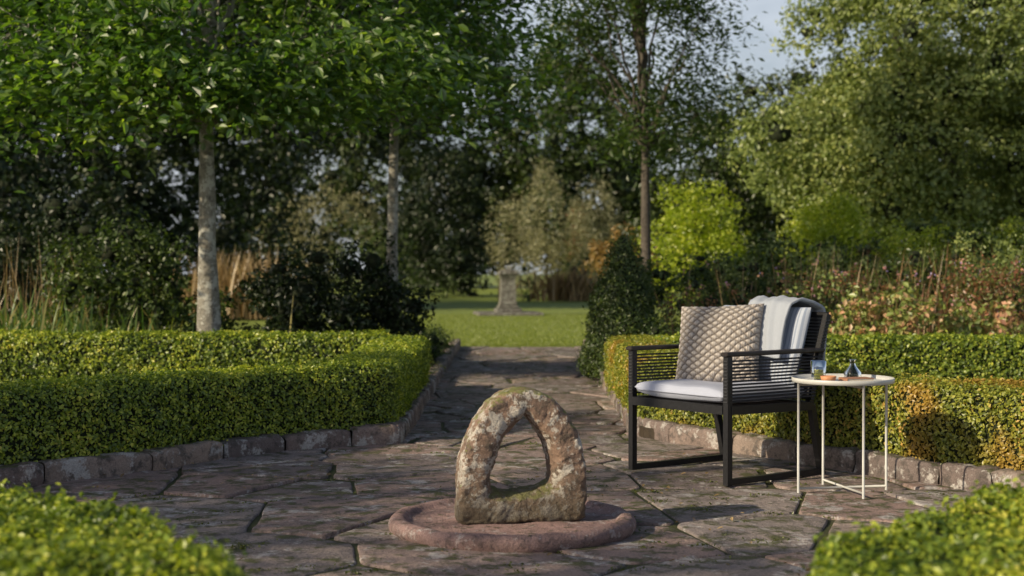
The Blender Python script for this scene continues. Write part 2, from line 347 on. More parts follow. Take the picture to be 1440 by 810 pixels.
# ---------------------------------------------------------------- box hedges
def hedge(name,path,width,h,mat,dens=14000,ls=.02,z0=.03,it=2,bump=.02,sprig=.03):
    P=smoothpath(path,.07,it); T=nrm(np.gradient(P,axis=0)); w=width/2
    ex=[(.10,.93),(.17,.75),(.20,.4),(.205,.05)]
    PP=[];TT=[];KK=[]
    for d,k in ex[::-1]: PP.append(P[0]-T[0]*d*w*4*.5);TT.append(T[0]);KK.append(k)
    for p,t in zip(P,T): PP.append(p);TT.append(t);KK.append(1)
    for d,k in ex: PP.append(P[-1]+T[-1]*d*w*4*.5);TT.append(T[-1]);KK.append(k)
    PP=np.array(PP);TT=np.array(TT);KK=np.array(KK); N=np.stack([-TT[:,1],TT[:,0]],1)
    r=.055; prof=[(-w*.90,z0),(-w*.97,z0+.1),(-w,h*.5),(-w,h-r*1.6)]
    for a in np.linspace(0,math.pi/2,5): prof.append((-w+r-r*math.cos(a),h-r+r*math.sin(a)))
    for x in np.linspace(-w+r*1.4,w-r*1.4,6): prof.append((x,h+.006))
    for a in np.linspace(math.pi/2,0,5): prof.append((w-r+r*math.cos(a),h-r+r*math.sin(a)))
    prof+=[(w,h-r*1.6),(w,h*.5),(w*.97,z0+.1),(w*.90,z0)]
    prof=np.array(prof)
    V=np.stack([PP[:,0][:,None]+N[:,0][:,None]*prof[:,0]*KK[:,None],PP[:,1][:,None]+N[:,1][:,None]*prof[:,0]*KK[:,None],np.repeat(prof[:,1][None],len(PP),0)*(.85+.15*KK[:,None])],-1).reshape(-1,3)
    F=grid_faces(len(PP),len(prof))[:,::-1]
    cen=np.repeat(PP,len(prof),0); out=V-np.c_[cen,np.full(len(V),h*.5)]; out=nrm(out)
    dsp=vnoise(V,3.5,2)*bump+vnoise(V,9,5)*bump*.5
    V=V+out*dsp[:,None]
    a0,b0,c0_=V[F[:,0]],V[F[:,1]],V[F[:,2]]; fn=np.cross(b0-a0,c0_-a0); oo=(out[F[:,0]]+out[F[:,2]])
    if np.mean(np.sum(fn*oo,1))<0: F=F[:,::-1]
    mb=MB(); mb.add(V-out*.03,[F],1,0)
    A=area(V,F); n=int(A*dens)
    Q,NN,_=scatter(V,F,n)
    cl=rng.normal(size=(n,3))
    fl=np.clip(vnoise(Q,28,9),-1,1)*.016+np.clip(vnoise(Q,13,4),-1,1)*.012
    Q=Q+NN*(U(-.028,.006,n)+fl)[:,None]
    sp=rng.random(n)<sprig; Q[sp]+=NN[sp]*U(.005,.035,(sp.sum(),1))
    LN=nrm(NN*1.0+cl*.6+[0,0,.15])
    leaves(mb,Q,LN,ls*U(.7,1.3,n),.62,0,rnd=np.clip(rng.random(n)*.8+.1+vnoise(Q,5,3)*.22+vnoise(Q,28,9)*.15,0,1))
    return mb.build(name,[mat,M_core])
HL=[(-4.0,5.95),(-3.35,6.42),(-2.75,6.88),(-2.3,7.32),(-1.9,7.86),(-1.6,8.32),(-1.25,8.62),(-1.0,8.74),(-.935,8.8),(-.93,9.0),(-.93,9.6),(-.93,12.1)]
hedge('box_hedge',HL,.44,.47,M_box,12000,.021)
hedge('box_hedge.001',[(-7.2,12.15),(-4,12.2),(-1.15,12.25)],.46,.5,M_box,6000,.030)
HR=[(4.0,5.6),(3.3,6.0),(2.63,6.62),(2.15,7.35),(1.76,8.0),(1.37,8.65),(1.08,9.05),(1.0,9.15),(.99,9.4),(1.0,10),(1.02,12.1)]
hedge('box_hedge.002',HR,.44,.48,M_boxr,12000,.021)
hedge('box_hedge.003',[(1.25,11.75),(4,11.7),(7.5,11.7)],.46,.5,M_box,6500,.029)
hedge('box_hedge.004',[(-2.1,3.95),(-1.6,3.82),(-1.2,3.50),(-.90,3.1),(-.77,2.7),(-.76,2.1)],.52,.45,M_box,15000,.020,bump=.045,sprig=.08)
hedge('box_hedge.005',[(2.1,3.95),(1.6,3.70),(1.2,3.4),(.92,3.05),(.77,2.6),(.75,2.1)],.52,.45,M_box,15000,.020,bump=.045,sprig=.08)

# ---------------------------------------------------------------- stone arch on disc
mb=MB(); lathe(mb,[(.485,-.01),(.5,.012),(.502,.032),(.497,.046),(.485,.056),(.462,.060),(.445,.057),(.432,.046),(.42,.037),(.36,.036),(.3,.038),(.25,.040),(.2,.043),(.1,.043),(.001,.043)],160,(0,0,0),0,.007,7)
disc=mb.build('stone_disc_plinth',[M_disc],loc=(0.0,5.77,0))
outer=np.array([(.254,.0),(.260,.10),(.258,.20),(.248,.28),(.225,.36),(.183,.435),(.130,.49),(.07,.522),(.0,.532),(-.07,.518),(-.13,.478),(-.180,.412),(-.218,.33),(-.243,.24),(-.256,.14),(-.257,.05),(-.256,.0),(-.15,-.005),(0,-.005),(.15,-.005),(.254,0)])
inner=np.array([(.120,.15),(.126,.19),(.118,.25),(.092,.32),(.055,.38),(.012,.438),(-.030,.385),(-.072,.32),(-.104,.25),(-.122,.18),(-.125,.13),(-.06,.112),(.0,.115),(.07,.13),(.120,.15)])
def bypolar(P,c,th):
    out=[]
    for t in th:
        d=np.array([math.cos(t),math.sin(t)]); best=0
        for i in range(len(P)-1):
            a=P[i]-c; b=P[i+1]-P[i]; det=-d[0]*b[1]+d[1]*b[0]
            if abs(det)<1e-12: continue
            s=(-a[0]*b[1]+a[1]*b[0])/det; u=(d[0]*a[1]-d[1]*a[0])/det
            if s>0 and -1e-6<=u<=1+1e-6: best=max(best,s)
        out.append(c+d*best)
    return np.array(out)
th=np.linspace(0,2*math.pi,300,endpoint=False); c0=np.array([0.,.22])
def sm(Q,k):
    for _ in range(k): Q=(Q*2+np.roll(Q,1,0)+np.roll(Q,-1,0))/4
    return Q
O=sm(bypolar(outer,c0,th),3); I=sm(bypolar(inner,c0,th),1)
m=72; ph=np.linspace(0,2*math.pi,m,endpoint=False); e=.28
cr=np.sign(np.cos(ph))*np.abs(np.cos(ph))**e; cy=np.sign(np.sin(ph))*np.abs(np.sin(ph))**e
V=[]
for i in range(len(th)):
    for j in range(m):
        mid=(O[i]+I[i])/2; hf=(O[i]-I[i])/2
        y=cy[j]*.095; p=mid+hf*cr[j]
        if cr[j]<-.55 and cy[j]<-.3: y=y+.04*(-cr[j]-.55)/.45
        V.append((p[0],y,p[1]))
V=np.array(V); V=V+.006*np.stack([vnoise(V,9,1),vnoise(V,9,2),vnoise(V,9,3)],1)+.005*np.stack([vnoise(V,26,4),vnoise(V,26,5),vnoise(V,26,6)],1)+.0035*np.stack([vnoise(V,70,4),vnoise(V,70,5),vnoise(V,70,6)],1)
mb=MB(); mb.add(V,[grid_faces(len(th),m,True,True)])
mb.build('stone_arch',[M_arch],loc=(.03,5.74,.043),rotz=math.radians(10))

# ---------------------------------------------------------------- armchair
def cushion(w,h,t,n=60,pw=.5,pinch=.05,knit=False,amp=.007):
    u=np.linspace(-1,1,n); A,B=np.meshgrid(u,u,indexing='ij')
    prof=np.clip((1-A**4)*(1-B**4),0,1)**pw
    X=A*w/2*(1-pinch*(1-B**2)*np.abs(A)**2); Y=B*h/2*(1-pinch*(1-A**2)*np.abs(B)**2)
    Vs=[];R=[]
    for s in (1,-1):
        Z=s*prof*t/2; d=np.full(Z.shape,.5)
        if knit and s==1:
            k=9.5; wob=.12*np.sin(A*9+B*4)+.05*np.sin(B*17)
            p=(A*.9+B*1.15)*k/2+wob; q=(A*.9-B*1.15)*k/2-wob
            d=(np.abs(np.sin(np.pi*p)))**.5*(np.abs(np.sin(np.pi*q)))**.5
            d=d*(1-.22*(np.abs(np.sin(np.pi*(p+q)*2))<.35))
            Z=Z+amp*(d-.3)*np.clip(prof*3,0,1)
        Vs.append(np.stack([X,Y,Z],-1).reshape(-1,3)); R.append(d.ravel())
    F=grid_faces(n,n); return np.concatenate(Vs),[F,F[:,::-1]+n*n],np.concatenate(R)
def xf(V,M): return (np.c_[V,np.ones(len(V))]@np.array(M).T)[:,:3]
CH=empty('garden_armchair',(.84,7.17,.004),math.radians(-53.1))
mb=MB(); W=.345
for s in (-1,1):
    tube(mb,[(s*W,0,0),(s*W,0,.625)],.016,square=True)
    tube(mb,[(s*W,.017,.016),(s*W,.665,.016)],.0145,square=True)
    tube(mb,[(s*W,.68,0),(s*W,.60,.36)],.016,square=True)
    tube(mb,[(s*(W-.012),.595,.34),(s*(W-.012),.63,.5),(s*(W-.012),.735,.82)],.0145,square=True)
    tube(mb,[(s*W,.01,.365),(s*W,.60,.355)],.021,square=True)
tube(mb,[(-W+.012,.735,.815),(W-.012,.735,.815)],.0145,square=True)
tube(mb,[(-W+.017,.0,.365),(W-.017,.0,.365)],.021,square=True)
tube(mb,[(-W+.012,.59,.355),(W-.012,.59,.355)],.020,square=True)
for k in range(6): tube(mb,[(-W+.01,.08+k*.09,.37),(W-.01,.08+k*.09,.37)],.008)
mb.build('frame',[M_metal],CH)
mb=MB()
for s in (-1,1): box(mb,(s*W,.325,.637),(.05,.71,.022),0,0,.006)
mb.build('armrests',[M_wood],CH)
mb=MB()
for s in (-1,1):
    z=.405
    while z<.615:
        yb=.60+max(0,(z-.36))*.28
        for dx in (-.013,.013):
            tube(mb,[(s*(W)+dx,.0,z),(s*W+dx,(yb)/2,z-.0015),(s*(W)+dx,yb,z)],.0038,6)
        tube(mb,[(s*W+.013,-.016,z),(s*W-.013,-.016,z)],.0038,6)
        z+=.0165
z=.39
while z<.80:
    y=.60+np.interp(z,[.34,.5,.82],[-.005,.03,.135])
    for dy in (-.013,.014):
        tube(mb,[(-W-.002,y+dy,z),(0,y+dy+.006,z),(W+.002,y+dy,z)],.0042,6)
    for s in (-1,1): tube(mb,[(s*(W+.003),y-.014,z),(s*(W+.003),y+.015,z)],.0042,6)
    z+=.0165
mb.build('rope_weave',[M_rope],CH)
mb=MB(); V,F,_=cushion(.64,.60,.09,60,.22,.01); V=V+[0,.29,.428]; V[:,2]+=.009*vnoise(V,6,3); mb.add(V,F)
a=np.linspace(0,2*math.pi,80); e=.12
x=np.sign(np.cos(a))*np.abs(np.cos(a))**e*.318; y=np.sign(np.sin(a))*np.abs(np.sin(a))**e*.298
tube(mb,np.stack([x,y+.29,np.full(80,.428)],1),.006,6,cap=False)
mb.build('seat_cushion',[M_cush],CH)
mb=MB(); V,F,_=cushion(.62,.42,.09,50,.25,.01)
Mx=Matrix.Translation((0,.575,.655))@Matrix.Rotation(math.radians(90-18),4,'X'); V=xf(V,Mx); V[:,1]+=.005*vnoise(V,7,1); mb.add(V,F); mb.build('back_cushion',[M_stripe],CH)
path=resamp(np.array([(.455,.62),(.472,.67),(.488,.725),(.514,.80),(.552,.872),(.62,.895),(.70,.872),(.765,.842),(.782,.78),(.785,.70),(.79,.60),(.795,.52)]),.012)
T=nrm(np.gradient(path,axis=0)); Np=np.stack([-T[:,1],T[:,0]],1)
w=np.linspace(0,1,50); V=[]
for layer in (0,1):
    for i,(p,nn) in enumerate(zip(path,Np)):
        for q in w:
            x=-.035+.30*q+.014*math.sin(i*.11+q*3); f=.005*math.sin(q*11+i*.05)+.003*math.sin(q*27+i*.11+1)
            o=f+(.014 if layer==0 else .0)
            V.append((x,p[0]+nn[0]*o,p[1]+nn[1]*o-.03*q*(1 if i<20 else 0)*(1-i/20)))
V=np.array(V); n=len(path); F=grid_faces(n,50); F2=F[:,::-1]+n*50
ei=[];
for i in range(n-1): ei.append((i*50,i*50+n*50,(i+1)*50+n*50,(i+1)*50)); ei.append((i*50+49,(i+1)*50+49,(i+1)*50+49+n*50,i*50+49+n*50))
for j in range(49): ei.append((j,j+1,j+1+n*50,j+n*50)); b=(n-1)*50; ei.append((b+j,b+j+n*50,b+j+1+n*50,b+j+1))
mb=MB(); mb.add(V,[F,F2,np.array(ei)]); mb.build('throw_blanket',[M_throw],loc=CH.location,rotz=CH.rotation_euler[2])
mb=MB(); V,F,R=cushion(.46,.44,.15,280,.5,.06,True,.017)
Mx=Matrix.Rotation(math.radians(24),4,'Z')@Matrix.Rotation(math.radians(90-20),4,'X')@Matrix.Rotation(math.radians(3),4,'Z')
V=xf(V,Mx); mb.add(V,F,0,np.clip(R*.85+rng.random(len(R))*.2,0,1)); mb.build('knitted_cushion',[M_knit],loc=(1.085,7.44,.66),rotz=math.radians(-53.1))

# ---------------------------------------------------------------- side table
TB=empty('side_table',(1.56,6.70,.006),math.radians(8))
mb=MB(); lathe(mb,[(.001,.516),(.225,.516),(.236,.518),(.2375,.538),(.2345,.540),(.232,.524),(.225,.522),(.001,.522)],96); mb.build('table_top',[M_white],TB)
mb=MB()
for k in range(4):
    a=k*math.pi/2+math.pi*.02; x,y=.222*math.cos(a),.222*math.sin(a); tube(mb,[(x,y,0),(x,y,.517)],.0062,10)
for k in range(2):
    a=k*math.pi/2+math.pi*.02; x,y=.222*math.cos(a),.222*math.sin(a)
    tube(mb,[(-x,-y,.02+k*.004),(x,y,.02+k*.004)],.0055,8); tube(mb,[(-x,-y,.508-k*.002),(x,y,.508-k*.002)],.005,8)
mb.build('legs',[M_white],TB)
zt=.5285
G=empty('drinking_glass',(1.445,6.70,zt))
mb=MB(); lathe(mb,[(.001,.0),(.03,.0),(.033,.004),(.037,.095),(.0355,.095),(.0318,.010),(.001,.010)],40); mb.build('tumbler',[M_glass],G)
mb=MB(); lathe(mb,[(.001,.0105),(.0312,.0105),(.0338,.055),(.001,.055)],40); mb.build('drink',[M_juice],G)
mb=MB(); lathe(mb,[(.001,.0),(.02,.0),(.033,.014),(.037,.032),(.034,.032),(.030,.015),(.018,.005),(.001,.005)],36); mb.build('terracotta_bowl',[M_terra],loc=(1.465,6.58,zt))
mb=MB(); lathe(mb,[(.001,.0),(.036,.0),(.042,.008),(.040,.035),(.018,.062),(.013,.075),(.014,.092),(.018,.096),(.0155,.096),(.0115,.088),(.011,.074),(.016,.060),(.037,.034),(.038,.01),(.001,.006)],40); mb.build('glass_carafe',[M_smoke],loc=(1.625,6.78,zt))
mb=MB(); box(mb,(0,0,.0115),(.13,.088,.017),1,0,.001); box(mb,(0,0,.0015),(.135,.095,.003),0,0,.001); box(mb,(0,0,.0215),(.135,.095,.003),0,0,.001); box(mb,(-.0665,0,.0115),(.003,.095,.0165),0,0,.001)
mb.build('book',[M_cover,M_paper],loc=(1.60,6.60,zt),rotz=math.radians(12))

# ---------------------------------------------------------------- pedestal sundial
mb=MB()
box(mb,(0,0,.03),(1.5,1.5,.09),0,0,.02); box(mb,(0,0,.11),(.60,.60,.10),0,0,.02); box(mb,(0,0,.19),(.48,.48,.06),0,0,.02)
box(mb,(0,0,.26),(.40,.40,.10),0,0,.02)
V=[];
for z,r in [(.29,.19),(.36,.18),(.6,.17),(.82,.16),(.86,.17),(.90,.19),(.935,.20)]:
    for sx,sy in ((-1,-1),(1,-1),(1,1),(-1,1)): V.append((sx*r,sy*r,z))
mb.add(V,[grid_faces(7,4,False,True)],smooth=False)
box(mb,(0,0,.975),(.45,.45,.085),0,0,.02); box(mb,(0,0,1.035),(.36,.36,.04),0,0,.01)
lathe(mb,[(.14,1.053),(.14,1.065),(.001,1.065)],24); mb.add([(-.09,0,1.065),(.09,0,1.065),(.09,0,1.14)],[np.array([0,1,2])],smooth=False)
mb.build('stone_sundial_pedestal',[M_ped],loc=(-.1,33.3,0),rotz=.12)

# ---------------------------------------------------------------- trees and shrubs
def ell_pts(ells,n,shell=.5):
    vol=np.array([r[0]*r[1]*r[2] for c,r in ells])**.8; i=rng.choice(len(ells),n,p=vol/vol.sum())
    d=nrm(rng.normal(size=(n,3))); rr=(shell+(1-shell)*rng.random(n))[:,None] if shell>0 else rng.random((n,1))**(1/3)
    C=np.array([e[0] for e in ells],float)[i]; R=np.array([e[1] for e in ells],float)[i]
    return C+d*R*rr, d
def tree(name,base,trunk_h,tr,ells,K,m,leaf,spray,mat,bark,lean=(0,0),nlimb=14,limb0=.35,shell=.35,flat=.35,asp=.55,six=True,twig=True,up=.8,gate=None,topz=None):
    base=np.array(base,float); mb=MB()
    zt=np.linspace(0,1,14); top=topz or trunk_h
    tp=np.stack([base[0]+lean[0]*zt+.06*np.sin(zt*5+base[0])*zt,base[1]+lean[1]*zt,base[2]+top*zt],1)
    rad=tr*(1.18*np.exp(-zt*18)+1-.72*zt*1.0)*np.where(zt<.05,1.05,1)
    tube(mb,tp,rad,14,1,noise=.012)
    C,D=ell_pts(ells,K,shell)
    if gate: 
        g=vnoise(C,gate[0],5)>gate[1]; C=C[g];D=D[g]
    C=C[C[:,2]>.25]; K=len(C)
    lim=[]
    idx=rng.choice(K,min(nlimb,K),replace=False)
    for i in idx:
        e=C[i]; hz=np.clip((e[2]-base[2])/top-.22,limb0,.93)*top; z=hz*U(.75,1.)
        z=max(z,limb0*top)
        s=np.array([np.interp(z,tp[:,2]-base[2],tp[:,k]) for k in range(3)])
        t=np.linspace(0,1,9)[:,None]; mid=(s+e)/2+[0,0,.22*np.linalg.norm((e-s)[:2])]
        q=s*(1-t)**2+2*mid*t*(1-t)+e*t*t; q[1:-1]+=rng.normal(0,.03,(7,3))
        tube(mb,q,np.linspace(tr*.30,tr*.05,9),6,1,cap=False); lim.append(q)
    LP=np.concatenate(lim) if lim else tp
    if twig:
        for e in C[rng.choice(K,min(K,420),replace=False)]:
            d=np.linalg.norm(LP-e,axis=1); s=LP[np.argmin(d)]
            if d.min()>2.2: continue
            t=np.linspace(0,1,4)[:,None]; q=s*(1-t)+e*t+[0,0,.1]*(t*(1-t))*2
            tube(mb,q,[tr*.06,tr*.045,tr*.03,tr*.015],4,1,cap=False)
    ax=np.array([base[0]+lean[0]*.5,base[1]+lean[1]*.5,0])
    out=nrm((C-ax)*[1,1,.2])
    P=np.repeat(C,m,0); n=len(P); off_=rng.normal(size=(n,3))*[spray,spray,spray*flat]
    ob=np.repeat(out,m,0); al=np.sum(off_*ob,1,keepdims=True)
    P=P+off_-np.array([0,0,1])*np.clip(al,0,None)*.35
    N=nrm(rng.normal(size=(n,3))*.55+ob*.25+[0,0,up]); T=ob+rng.normal(size=(n,3))*.6-[0,0,.4]
    rc=np.repeat(rng.random(K),m)
    leaves(mb,P,N,leaf*U(.6,1.2,n),asp,0,six,.3,rnd=np.clip(rc*.5+rng.random(n)*.5,0,1),T=T)
    return mb.build(name,[mat,bark])
def bush(name,ells,nl,lobe,dens,leaf,mat,core=True,asp=.6,coremat=None,up=.3,fuzz=1.,parent=None,vert=1.,shell=.55,cs=.30):
    mb=MB(); C,D=ell_pts(ells,nl,shell); R=lobe*U(.5,1.3,nl)
    k=C[:,2]>-.1; C=C[k];R=R[k]; SC=U(.65,1.35,(len(C),3))*[1,1,.85*vert]
    n=(R**2*dens).astype(int)+3; P=np.repeat(C,n,0); RR=np.repeat(R,n)[:,None]; d=nrm(rng.normal(size=(len(P),3)))
    rad=1-.5*rng.random((len(P),1))**1.5+.10*fuzz*np.abs(rng.normal(size=(len(P),1)))
    P=P+d*RR*rad*np.repeat(SC,n,0)
    f=1.6/lobe
    P=P+.34*fuzz*RR*np.stack([vnoise(P,f,1),vnoise(P,f,2),vnoise(P,f,3)],1)+.14*fuzz*RR*np.stack([vnoise(P,f*3,1),vnoise(P,f*3,2),vnoise(P,f*3,3)],1)
    g=P[:,2]>.02; P=P[g];d=d[g]
    rc=np.repeat(rng.random(len(C)),n)[g]
    leaves(mb,P,nrm(d*.75+rng.normal(size=P.shape)*.5+[0,0,up]),leaf*U(.6,1.25,len(P)),asp,0,rnd=np.clip(rc*.35+rng.random(len(P))*.65,0,1))
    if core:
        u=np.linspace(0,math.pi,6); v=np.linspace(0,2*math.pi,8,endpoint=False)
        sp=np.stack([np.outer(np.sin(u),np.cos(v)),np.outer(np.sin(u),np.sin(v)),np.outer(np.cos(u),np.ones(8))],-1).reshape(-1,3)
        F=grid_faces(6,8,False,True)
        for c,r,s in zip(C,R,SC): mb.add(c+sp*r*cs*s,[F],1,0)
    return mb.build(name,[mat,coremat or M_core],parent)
def X(px,Y): return (px-720)/2000*Y
def Z(py,Y): return 1.05-(py-380)/2000*Y

tree('hornbeam_tree',(X(294,13),13,0),4.4,.095,[((-2.9,12.9,3.7),(2.3,1.7,1.35)),((-1.7,12.6,2.85),(1.5,1.0,.55)),((-4.1,12.6,2.9),(1.6,1.1,.9)),((-2.9,12.2,2.7),(1.4,.7,.55)),((-2.9,13,5.4),(1.9,1.6,1.6))],1150,26,.105,.27,M_tree,M_bark,nlimb=26,limb0=.42,topz=5.6,gate=(1.1,-.35),flat=.28)
tree('hornbeam_tree.001',(X(552,15),15,0),4.6,.068,[((-1.2,15,4.0),(1.8,1.4,1.2)),((-.9,14.6,3.0),(1.5,.9,.55)),((-1.2,15,5.6),(1.5,1.3,1.5))],800,26,.10,.27,M_tree,M_bark,nlimb=22,limb0=.45,topz=5.8,gate=(1.1,-.3),flat=.28)
tree('rowan_tree',(X(908,19),19,0),4,.075,[((1.75,19,4.3),(1.3,1.2,1.7)),((2.0,19,3.2),(1.1,.9,.8)),((1.0,19,3.9),(.9,.9,1.2)),((1.6,19,6.3),(1.2,1.2,1.3))],950,34,.10,.19,M_rowan,M_barkd,nlimb=30,limb0=.40,topz=6.6,gate=(1.3,-.3),flat=.9,asp=.42,six=False)
OK=empty('oak_tree')
bush('crown',[((8.1,24,4.4),(3.2,2.6,3.4)),((10.4,24,7.5),(3.6,2.6,3)),((6.3,23.6,3.2),(2.2,1.8,1.5)),((10.5,23,3.4),(2.6,2,2.2))],400,.60,2300,.085,M_olive,parent=OK,shell=.72,cs=.2)
mb=MB(); 
for (bx,by,tx,ty,r) in [(8.4,24,8.2,24,.22),(8.3,24,6.4,23.6,.13),(8.5,24,10.6,23.6,.14)]:
    t=np.linspace(0,1,10)[:,None]; q=np.array([[bx,by,0]])*(1-t)+np.array([[tx,ty,5.2]])*t; q[:,0]+=.15*np.sin(t[:,0]*5); tube(mb,q,np.linspace(r,r*.4,10),10,0,noise=.02)
mb.build('trunk',[M_barkd],OK)
bush('holly_tree',[((X(1060,30),30,2.8),(1.9,1.5,2.4)),((X(985,30),30,2.2),(1.3,1.2,1.8)),((X(1130,32),32,3.0),(2.2,1.5,2.8)),((X(1230,32),32,3.4),(2.6,1.5,3.4))],360,.42,1000,.11,M_far)
bush('golden_shrub',[((X(985,22),22,1.7),(.62,.5,.75)),((X(940,22),22,1.2),(.4,.4,.7)),((X(1020,22),22,1.2),(.4,.4,.6))],64,.22,3600,.065,M_yel,core=False,fuzz=1.6)
bush('golden_shrub.001',[((X(1148,20),19,1.5),(.42,.4,.7)),((X(1110,20),19,1.3),(.3,.3,.6))],48,.2,3400,.06,M_yel,core=False,fuzz=1.6)
bush('laurel_shrub',[((X(470,14.6),14.8,.62),(.95,.7,.75)),((X(400,15),15.2,.5),(.7,.6,.7)),((X(545,14.5),14.6,.4),(.4,.4,.5))],130,.22,3000,.06,M_dark)
bush('laurel_shrub.001',[((X(170,15),15,.8),(.8,.7,.85)),((X(250,15),15.3,.4),(.6,.6,.6))],90,.24,2800,.06,M_mid)
bush('laurel_shrub.002',[((X(60,16),17,.9),(1.4,.7,1.0))],80,.3,1600,.06,M_dark)
bush('yew_trees',[((-14.5,36,5),(5,3.5,6)),((-7.8,36,4),(2.6,2.4,4.3)),((-12,32,1.8),(4.2,2,2.4)),((-19,34,5),(5,4,7)),((-5.2,42,8),(3.2,2,3.8))],500,.95,330,.17,M_dark,cs=.2)
bush('sycamore_tree',[((-9.0,38,10.5),(6.5,2.6,6.0)),((-3.4,40,12),(5.0,2.6,4.3)),((-15.5,36,10.5),(5.5,3,6))],520,.95,320,.22,M_dark,cs=.2)
bush('yew_tree',[((X(632,56),56,2.6),(1.8,1.6,3.2)),((X(600,57),57,2),(1.6,1.6,2.4)),((X(655,56),56.5,1.5),(1.2,1.2,1.6))],150,.5,600,.14,M_dark)
bush('willow_shrub',[((X(455,50),50,2.2),(2.2,1.4,2.0)),((X(395,50),50,1.7),(2.1,1.4,1.5))],110,.46,500,.13,M_pale,asp=.3)
bush('willow_shrub.001',[((X(725,50),50,2.0),(.9,.8,2.1)),((X(765,52),52,2.6),(.9,.8,2.5)),((X(805,52),52,1.9),(.8,.8,1.8)),((X(845,53),53,2.2),(.8,.8,2.0))],170,.30,1000,.16,M_pale,asp=.22,core=False,vert=2.4,up=-.2,fuzz=1.6)
bush('shrub_border',[((X(520,48),48,1.2),(1.6,1,1.2)),((X(340,40),40,1),(2,1,1.2)),((X(610,60),60,.8),(2.5,.7,.8)),((X(860,62),62,1.2),(2.5,1,1.3)),((X(640,56),54,.4),(1.6,.4,.45)),((X(800,56),54,.4),(1.2,.4,.4)),((X(745,49),48,.7),(.5,.4,.8)),((X(815,49),48,.8),(.5,.4,.9))],200,.36,600,.11,M_mid)
def blades(name,cx,cy,sx,sy,n,h,w,mat,splay=.35,droop=.3,z0=.03):
    mb=MB(); B=np.stack([cx+rng.normal(size=n)*sx*.55,cy+rng.normal(size=n)*sy*.55,np.full(n,z0)],1); a=U(0,6.28,n); H=h*U(.4,1.1,n); sp=splay*U(.1,1,n)
    d=np.stack([np.cos(a),np.sin(a),np.zeros(n)],1); side=np.stack([-np.sin(a+.7),np.cos(a+.7),np.zeros(n)],1)
    rows=[]
    for t,wk in ((0,.6),(.35,1),(.7,.75),(1,.05)):
        c=B+d*(sp*H*t**1.6)[:,None]+np.array([0,0,1])*(H*(t-droop*sp*t**3))[:,None]
        rows+= [c-side*w*wk/2,c+side*w*wk/2]
    V=np.stack(rows,1).reshape(-1,3); b=np.arange(n)[:,None]*8
    F=np.concatenate([b+np.array([[0,1,3,2]]),b+np.array([[2,3,5,4]]),b+np.array([[4,5,7,6]])])
    mb.add(V,[F],0,np.repeat(rng.random(n),8),smooth=False); return mb.build(name,[mat])
blades('ornamental_grass',X(800,49),47.3,1.0,.4,420,1.3,.06,M_straw,.6,.7)
blades('ornamental_grass.001',X(330,30),30,.9,.5,700,1.5,.04,M_straw,.4,.5)
bush('maple_shrub',[((X(880,36),36,1.3),(.9,.6,.85))],46,.26,1700,.09,M_orange,core=False,fuzz=1.8)
bush('maple_shrub.001',[((X(812,60),57,2.2),(.3,.35,1.8))],26,.35,1200,.12,M_red,core=False)
blades('iris_clump',X(40,14),13.6,.9,.6,420,.95,.022,M_irisl,.55,.8)
blades('iris_clump.001',X(95,14),14.3,.9,.5,260,.8,.022,M_irisl,.6,.8)
blades('dried_flower_stems',X(40,15),15,1.,.6,120,1.35,.012,M_straw,.25,.3)
mb=MB(); nu,nv=26,36; cx,cy=X(877,13.6),13.6
tz=np.linspace(0,1,nu); rr=.37*(np.clip(1-tz,0,1)**.62)*np.where(tz<.08,.8+tz*2.5,1); v=np.arange(nv)*2*math.pi/nv
V=np.stack([cx+rr[:,None]*np.cos(v),cy+rr[:,None]*np.sin(v),np.repeat((tz*1.32+.05)[:,None],nv,1)],-1).reshape(-1,3)
F=grid_faces(nu,nv,False,True); V=V+nrm(V-[cx,cy,.5])*(vnoise(V,5,1)*.06+vnoise(V,11,2)*.03)[:,None]
mb.add(V,[F],1,0); n=20000; Q,NN,_=scatter(V,F,n); NN=nrm(nrm((Q-[cx,cy,0])*[1,1,0])+[0,0,.5])
leaves(mb,Q+NN*(U(-.02,.08,(n,1))+(rng.random((n,1))<.08)*U(0,.07,(n,1))),nrm(NN+rng.normal(size=Q.shape)*.7),.035*U(.7,1.3,n),.4,rnd=np.clip(rng.random(n)*.9,0,1)); mb.build('yew_topiary_cone',[M_mid,M_core])
bush('low_shrub',[((1.45,13.0,.22),(.45,.38,.30)),((1.0,12.9,.15),(.2,.4,.25))],60,.13,9000,.03,M_mid)
bush('low_shrub.001',[((-.95,13.6,.12),(.18,1.0,.16))],40,.10,9000,.028,M_boxr)
bush('low_shrub.002',[((-1.0,16.8,.15),(.22,1.8,.2))],50,.14,6000,.035,M_mid)
bush('low_shrub.003',[((1.15,12.8,.16),(.22,.4,.2)),((1.2,16.5,.15),(.2,1.8,.22))],60,.12,8000,.03,M_red)
bush('perennial_border',[((2.6,14.8,.55),(1.0,.7,.6)),((4.4,15.2,.6),(1.4,.8,.65)),((2.2,16.5,.6),(1.1,.9,.7))],220,.17,3600,.045,M_mid,core=True)
bush('perennial_border.001',[((3.2,15.6,.85),(1.3,.7,.5)),((5.4,15.5,.95),(1.3,.7,.5)),((3.0,13.6,.6),(.5,.3,.4)),((5.2,13.2,.5),(.6,.3,.35))],170,.15,3600,.045,M_olive,core=False)
bush('russet_shrub',[((3.3,14.0,.62),(.9,.5,.45)),((5.1,14.0,.7),(1.0,.6,.5)),((2.0,14.2,.55),(.5,.4,.4))],120,.14,4200,.042,M_red,core=False,fuzz=1.6)
bush('peony_plant',[((3.5,13.0,.58),(.6,.3,.30)),((4.4,13.3,.52),(.4,.3,.27))],60,.12,3000,.07,M_pink,core=False,fuzz=1.4)
